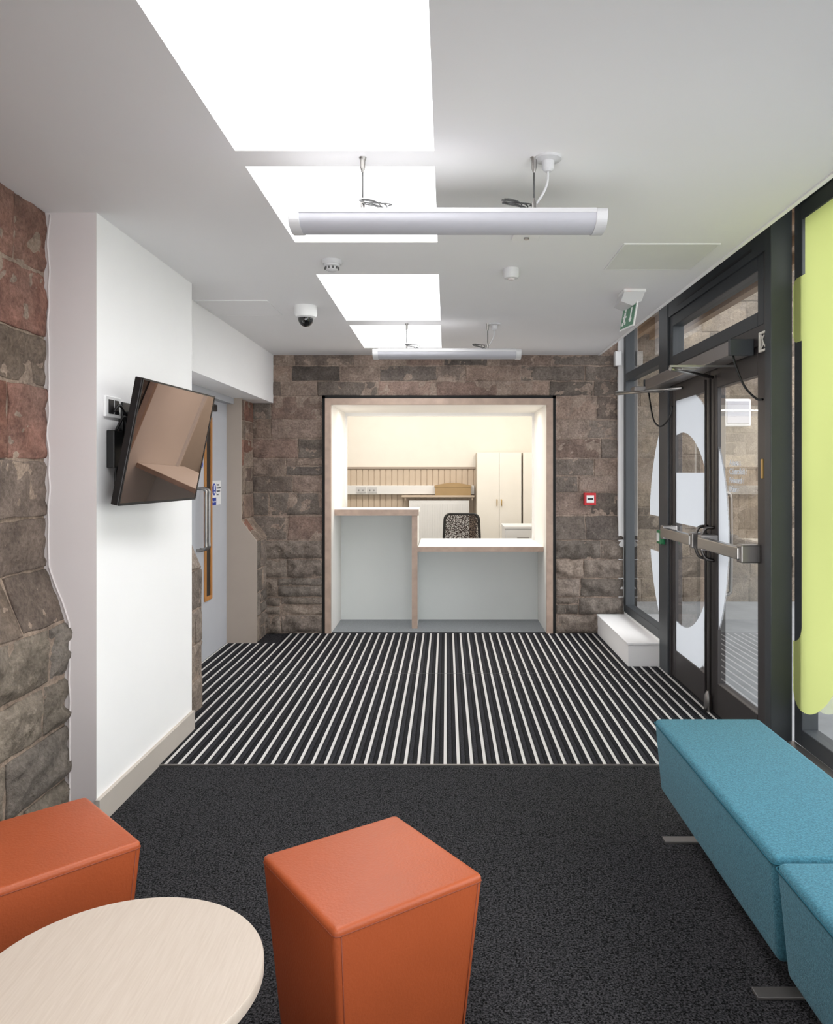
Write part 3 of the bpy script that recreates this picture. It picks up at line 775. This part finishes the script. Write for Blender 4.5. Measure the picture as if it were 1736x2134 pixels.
boxes('light_diffuser', [(3.14,3.39,8.585,8.60,2.0,2.25)], M_diff, bevel=0.004, parent=wl)

# ------------------------------------------------------------ ceiling luminaires
def luminaire():
    yc = 2.6
    r = root('linear_pendant_light', (0.005,yc,2.258), label='suspended linear fluorescent light with frosted diffuser and white end caps', cat='pendant light', group='suspended linear ceiling lights')
    def prof(s, b=0.0):
        pts = [(yc-0.073*s,2.318+b),(yc-0.077*s,2.308)]
        for i in range(1,16):
            a = math.pi*i/16; pts.append((yc-0.076*s*math.cos(a), 2.306-(0.044+b)*math.sin(a)**0.8))
        pts += [(yc+0.077*s,2.308),(yc+0.073*s,2.318+b),(yc+0.04,2.330),(yc-0.04,2.330)]
        return pts
    prism('diffuser', prof(1.0), 'x', -0.485, 0.495, M_diff, parent=r, smooth_angle=30)
    prism('end_cap', prof(1.05,0.002), 'x', -0.522, -0.485, M_cap, parent=r, bevel=0.003)
    prism('end_cap', prof(1.05,0.002), 'x', 0.495, 0.532, M_cap, parent=r, bevel=0.003)
    boxes('body_rail', [(-0.485,0.495,yc-0.08,yc-0.073,2.306,2.320),(-0.485,0.495,yc+0.073,yc+0.08,2.306,2.320),(-0.485,0.495,yc-0.04,yc+0.04,2.326,2.334)], M_cap, parent=r)
    for x in (-0.283, 0.297):
        tube('suspension_wire', [[(x,yc,2.334),(x,yc,CZ)]], 0.0032, M_joint, parent=r)
        lathe('wire_gripper', [(0.006,2.332),(0.008,2.36),(0.003,2.38)], (x,yc,0), M_steel, n=12, parent=r)
        lathe('ceiling_hook', [(0.004,2.465),(0.009,2.48),(0.009,2.505),(0.013,CZ)], (x,yc,0), M_steel, n=12, parent=r)
    coil=[]
    for k,x0 in enumerate((-0.235,0.245)):
        pts=[]
        for i in range(30):
            a=i*0.55; pts.append((x0+0.038*math.cos(a)+(0.02*math.sin(i)),yc+0.02*math.sin(a*1.1),2.354+0.016*math.sin(a*0.9)))
        coil.append(pts)
    tube('wire_coil', coil, 0.0024, M_joint, n=5, parent=r)
    lathe('ceiling_rose', [(0.045,CZ),(0.045,CZ-0.008),(0.022,CZ-0.014),(0.02,CZ-0.04),(0.012,CZ-0.048)], (0.345,yc,0), M_cap, parent=r)
    tube('power_cable', [[(0.345,yc,CZ-0.045),(0.342,yc,2.43),(0.325,yc,2.39),(0.30,yc+0.005,2.355),(0.285,yc,2.332)]], 0.004, M_cap, parent=r)
    return r
lm = luminaire()
copy_thing(lm, (0.005,5.5,2.258))

pl = boxes('ceiling_bracket', [(0.30,0.42,3.40,3.50,CZ-0.012,CZ)], M_plast, bevel=0.003, label='small white bracket plate fixed to ceiling', cat='bracket')
lathe('bracket_screw', [(0.012,CZ-0.02),(0.012,CZ-0.012)], (0.36,3.45,0), M_steel, n=12, parent=pl)
sdx, sdy = -0.575, 3.86
sd = root('smoke_detector', (sdx,sdy,CZ), label='round white smoke detector with slotted sensing chamber', cat='smoke detector')
lathe('detector_base', [(0.05,CZ),(0.052,CZ-0.012),(0.046,CZ-0.02)], (sdx,sdy,0), M_cap, parent=sd)
lathe('detector_head', [(0.040,CZ-0.02),(0.040,CZ-0.030),(0.032,CZ-0.034),(0.030,CZ-0.048),(0.018,CZ-0.056)], (sdx,sdy,0), M_cap, parent=sd)
boxes('detector_slot', [(sdx+0.033*math.cos(a)-0.004,sdx+0.033*math.cos(a)+0.004,sdy+0.033*math.sin(a)-0.004,sdy+0.033*math.sin(a)+0.004,CZ-0.046,CZ-0.035) for a in [i*math.pi/5 for i in range(10)]], M_joint, parent=sd)
s2 = root('ceiling_sensor', (0.34,4.02,CZ), label='plain white cylindrical presence sensor on ceiling', cat='sensor')
lathe('sensor_body', [(0.042,CZ),(0.042,CZ-0.04),(0.036,CZ-0.05),(0.020,CZ-0.052)], (0.34,4.02,0), M_cap, parent=s2)
lathe('sensor_lens', [(0.02,CZ-0.050),(0.015,CZ-0.058),(0.005,CZ-0.06)], (0.34,4.02,0), M_shadetrim, parent=s2)
dc = lathe('dome_camera', [(0.072,CZ),(0.072,CZ-0.05),(0.066,CZ-0.07),(0.052,CZ-0.078)], (-0.90,4.92,0), M_plast, label='white dome security camera with dark glossy lens', cat='security camera')
M_dome = pm('smoked_dome', (16,16,18), 0.08, spec=0.8)
lathe('dome_lens', [(0.05,CZ-0.075)]+[(0.05*math.cos(math.radians(a)),CZ-0.078-0.055*math.sin(math.radians(a))) for a in range(0,86,12)], (-0.90,4.92,0), M_dome, parent=dc)
ex = root('exit_sign', (1.085,4.53,CZ), label='ceiling-mounted emergency exit sign with green running figure and arrow', cat='exit sign')
boxes('sign_mount', [(1.03,1.16,4.45,4.60,CZ-0.02,CZ)], M_plast, bevel=0.004, parent=ex)
prism('sign_housing', [(1.01,CZ-0.075),(1.03,CZ-0.02),(1.15,CZ-0.02),(1.13,CZ-0.075),(1.075,CZ-0.10)], 'y', 4.44, 4.62, M_cap, parent=ex)
R = Matrix.Translation((1.075,4.52,2.37)) @ Matrix.Rotation(math.radians(-80),4,'Z') @ Matrix.Rotation(math.radians(-10),4,'X')
def exb(nm, l, mt_): return boxes(nm, l, mt_, parent=ex, rot=R)
exb('sign_blade', [(-0.10,0.10,-0.004,0.004,-0.075,0.07)], M_plast)
exb('sign_green_panel', [(-0.09,0.09,-0.006,-0.004,-0.065,0.06)], M_exitg)
exb('running_figure', [(-0.07,-0.02,-0.008,-0.006,-0.005,0.005),(-0.055,-0.035,-0.008,-0.006,-0.03,0.03),(-0.07,-0.05,-0.008,-0.006,-0.05,-0.03),(-0.035,-0.02,-0.008,-0.006,-0.045,-0.03),(-0.05,-0.036,-0.008,-0.006,0.035,0.05)], M_wtext)
exb('arrow', [(0.035,0.05,-0.008,-0.006,-0.02,0.045),(0.025,0.06,-0.008,-0.006,-0.03,-0.02),(0.033,0.052,-0.008,-0.006,-0.042,-0.03)], M_wtext)
lathe('status_led', [(0.004,CZ-0.024),(0.004,CZ-0.02)], (1.06,4.447,0), M_led, n=10, parent=ex)

cp = root('fire_call_point', (1.295,6.94,1.16), label='red fire alarm call point on stone wall', cat='fire alarm')
boxes('call_point_body', [(1.243,1.348,6.905,6.962,1.158,1.268)], M_red, bevel=0.005, parent=cp)
boxes('call_point_face', [(1.262,1.329,6.902,6.905,1.18,1.246)], M_plast, parent=cp)
boxes('call_point_symbol', [(1.27,1.321,6.9005,6.902,1.205,1.222)], M_black, parent=cp)
boxes('alarm_sounder', [(1.515,1.575,6.88,6.96,2.41,2.54)], M_plast, bevel=0.008, label='small white wall sensor in stone wall corner', cat='sensor')

# ------------------------------------------------------------ television
tv = root('television', (-1.26,3.5,1.31), label='black flat screen television tilted on swivel wall bracket', cat='television')
A = Vector((-1.335,3.12,1.315)); B = Vector((-1.275,3.89,1.315))
C = Vector((-1.23,3.12,1.835))
u = (B-A); W = u.length; u.normalize()
v = (C-A); v -= u*v.dot(u); H = v.length; v.normalize(); n = u.cross(v).normalized()
if n.x < 0: n = -n
Mtv = Matrix((u, v, n)).transposed().to_4x4(); Mtv.translation = A
boxes('tv_body', [(0,W,0,H,-0.032,0.0),(W*0.2,W*0.8,H*0.15,H*0.7,-0.052,-0.032)], M_black, bevel=0.004, parent=tv, rot=Mtv)
boxes('tv_bezel', [(0,W,0,0.010,0,0.004),(0,W,H-0.007,H,0,0.004),(0,0.007,0.010,H-0.007,0,0.004),(W-0.007,W,0.010,H-0.007,0,0.004)], M_black, parent=tv, rot=Mtv)
boxes('tv_screen', [(0.007,W-0.007,0.010,H-0.007,0,0.002)], M_screen, parent=tv, rot=Mtv)
boxes('wall_bracket', [(PX,PX+0.02,3.36,3.48,1.50,1.76),(PX+0.02,PX+0.13,3.41,3.45,1.60,1.64),(PX+0.02,PX+0.08,3.37,3.43,1.56,1.72)], M_black, bevel=0.004, parent=tv)
boxes('media_box', [(PX,PX+0.035,3.24,3.33,1.47,1.63)], M_black, bevel=0.005, parent=tv)
tube('cable', [[(PX+0.03,3.27,1.48),(PX+0.03,3.26,1.42),(PX+0.035,3.27,1.36),(PX+0.05,3.31,1.34),(PX+0.07,3.36,1.36),(PX+0.09,3.42,1.42)],[(PX+0.02,3.27,1.71),(PX+0.03,3.30,1.74),(PX+0.03,3.36,1.71),(PX+0.04,3.4,1.68)],[(PX+0.02,3.29,1.63),(PX+0.045,3.31,1.69),(PX+0.04,3.37,1.66)]], 0.006, M_black, parent=tv)
so = boxes('wall_socket', [(PX,PX+0.012,3.21,3.36,1.685,1.775)], M_plast, bevel=0.004, label='white double wall socket beside television bracket', cat='socket')
boxes('socket_recess', [(PX+0.011,PX+0.014,3.235,3.285,1.70,1.76),(PX+0.011,PX+0.014,3.295,3.335,1.70,1.76)], M_black, split=True, parent=so)

# ------------------------------------------------------------ stools
def stool():
    r = root('cube_stool', (0,0,0), label='orange faux leather cube stool with stitched edges, tapering to floor', cat='stool', group='orange cube stools')
    s, b, h, rd_ = 0.207, 0.172, 0.45, 0.016
    bm = bmesh.new()
    vs = bm_box(bm, -s, s, -s, s, 0.012, h)
    for v_ in vs[:4]: v_.co.x *= b/s; v_.co.y *= b/s
    bmesh.ops.bevel(bm, geom=bm.edges[:], offset=rd_, segments=5, profile=0.6, affect='EDGES')
    o = finish_obj('stool_body', mesh_from(bm,'stool_body'), M_orange, parent=r, smooth=True)
    o.data.set_sharp_from_angle(angle=math.radians(50))
    zt = h-0.017
    def ring(z, o):
        f = (b+(s-b)*(z/h)); q = f+o; c = q-0.012
        return [(-c,-q,z),(c,-q,z),(q-0.004,-q+0.004,z),(q,-c,z),(q,c,z),(q-0.004,q-0.004,z),(c,q,z),(-c,q,z),(-q+0.004,q-0.004,z),(-q,c,z),(-q,-c,z),(-q+0.004,-q+0.004,z)]
    bm = bmesh.new(); bm_tube(bm, ring(zt,0.0005), 0.0015, 6, closed=True)
    def vert(sx,sy,dx,dy):
        return [(sx*(b+(s-b)*(z/h)+0.0003)-dx, sy*(b+(s-b)*(z/h)+0.0003)-dy, z) for z in (0.02,0.2,zt)]
    for sx,sy in [(1,1),(1,-1),(-1,1),(-1,-1)]:
        bm_tube(bm, vert(sx,sy,sx*0.016,0), 0.0012, 6)
    finish_obj('seam', mesh_from(bm,'seam'), M_orseam, parent=r)
    for sx in (-1,1):
        for sy in (-1,1): boxes('foot_pad', [(sx*0.12-0.02,sx*0.12+0.02,sy*0.12-0.02,sy*0.12+0.02,0,0.014)], M_black, parent=r)
    return r
st = stool()
s2_ = copy_thing(st, (-1.117,2.087,0), math.radians(44.5))
st.location = (-0.195,1.962,0); st.rotation_euler = (0,0,math.radians(35.5))

# ------------------------------------------------------------ table
TX, TY, TR, TZ = -0.674, 1.572, 0.293, 0.42
tb = root('round_side_table', (TX,TY,0), label='round low table with pale wood-grain laminate top', cat='table')
lathe('table_top', [(TR-0.003,TZ-0.028),(TR,TZ-0.025),(TR,TZ-0.003),(TR-0.002,TZ)], (TX,TY,0), M_tabletop, n=96, parent=tb)
lathe('pedestal', [(0.03,0.012),(0.03,TZ-0.035),(0.08,TZ-0.033),(0.08,TZ-0.028)], (TX,TY,0), M_steel, parent=tb)
lathe('table_base', [(0.20,0.0),(0.20,0.006),(0.04,0.014)], (TX,TY,0), M_steel, n=48, parent=tb)

# ------------------------------------------------------------ benches
def bench():
    y0,y1,x0,x1 = 1.985,3.125,0.845,1.275
    r = root('upholstered_bench', (1.06,(y0+y1)/2,0), label='teal wool upholstered bench with flat chrome feet', cat='bench', group='teal benches along the glazing')
    bm = bmesh.new(); vs = bm_box(bm, x0,x1,y0,y1,0.165,0.452)
    for v_ in vs[:4]:
        v_.co.x += 0.022 if v_.co.x < 1 else -0.022; v_.co.y += 0.018 if v_.co.y < 2.5 else -0.018
    bmesh.ops.bevel(bm, geom=bm.edges[:], offset=0.022, segments=6, profile=0.55, affect='EDGES')
    o = finish_obj('bench_body', mesh_from(bm,'bench_body'), M_teal, parent=r, smooth=True)
    o.data.set_sharp_from_angle(angle=math.radians(50))
    z = 0.436; q = 0.0015
    bm = bmesh.new()
    c = 0.012
    X0,X1,Y0,Y1 = x0-q+0.001,x1+q-0.001,y0-q+0.001,y1+q-0.001
    bm_tube(bm, [(X0+c,Y0,z),(X1-c,Y0,z),(X1-0.004,Y0+0.004,z),(X1,Y0+c,z),(X1,Y1-c,z),(X1-0.004,Y1-0.004,z),(X1-c,Y1,z),(X0+c,Y1,z),(X0+0.004,Y1-0.004,z),(X0,Y1-c,z),(X0,Y0+c,z),(X0+0.004,Y0+0.004,z)], 0.0022, 6, closed=True)
    finish_obj('seam', mesh_from(bm,'seam'), M_tealseam, parent=r)
    for yy in (3.02,2.13):
        boxes('leg', [(0.855,1.27,yy-0.022,yy+0.022,0.0,0.010),(1.04,1.052,yy-0.022,yy+0.022,0.010,0.17),(1.18,1.192,yy-0.022,yy+0.022,0.010,0.17)], M_alu, bevel=0.002, parent=r, label='flat chrome sled leg')
    return r
bn = bench()
copy_thing(bn, (1.06,2.555-1.15,0))

# ------------------------------------------------------------ lights
def area(name, loc, sx, sy, power, rgb, rot=(0,0,0)):
    l = bpy.data.lights.new(name,'AREA'); l.shape='RECTANGLE'; l.size=sx; l.size_y=sy; l.energy=power; l.color=lin(rgb)[:3]
    o = bpy.data.objects.new(name,l); o.location=loc; o.rotation_euler=rot; COL.objects.link(o); return o
area('office_lamp', (-0.9,9.2,2.88), 1.2,0.6, 33, (255,249,240))
area('office_lamp', (0.8,9.2,2.88), 1.2,0.6, 23, (255,249,240))
area('reveal_lamp', (-0.07,7.45,2.055), 1.6,0.12, 13, (255,246,234))
for lx, tx in ((-0.9, 0.55), (1.1, 0.0)):  # unseen spots added to brighten the ceiling; the room has no such fittings
    sl = bpy.data.lights.new('fill_spot','SPOT'); sl.energy = 185; sl.spot_size = math.radians(76); sl.spot_blend = 1.0; sl.shadow_soft_size = 0.8
    so2 = bpy.data.objects.new('fill_spot', sl); so2.location = (lx,0.1,0.9); COL.objects.link(so2)
    so2.rotation_euler = (Vector((tx,5.6,2.5))-so2.location).to_track_quat('-Z','Y').to_euler()
w = bpy.data.worlds.new('world'); scene.world = w; w.use_nodes = True
w.node_tree.nodes['Background'].inputs[0].default_value = (0.985,0.985,1.0,1)
w.node_tree.nodes['Background'].inputs[1].default_value = 4.0
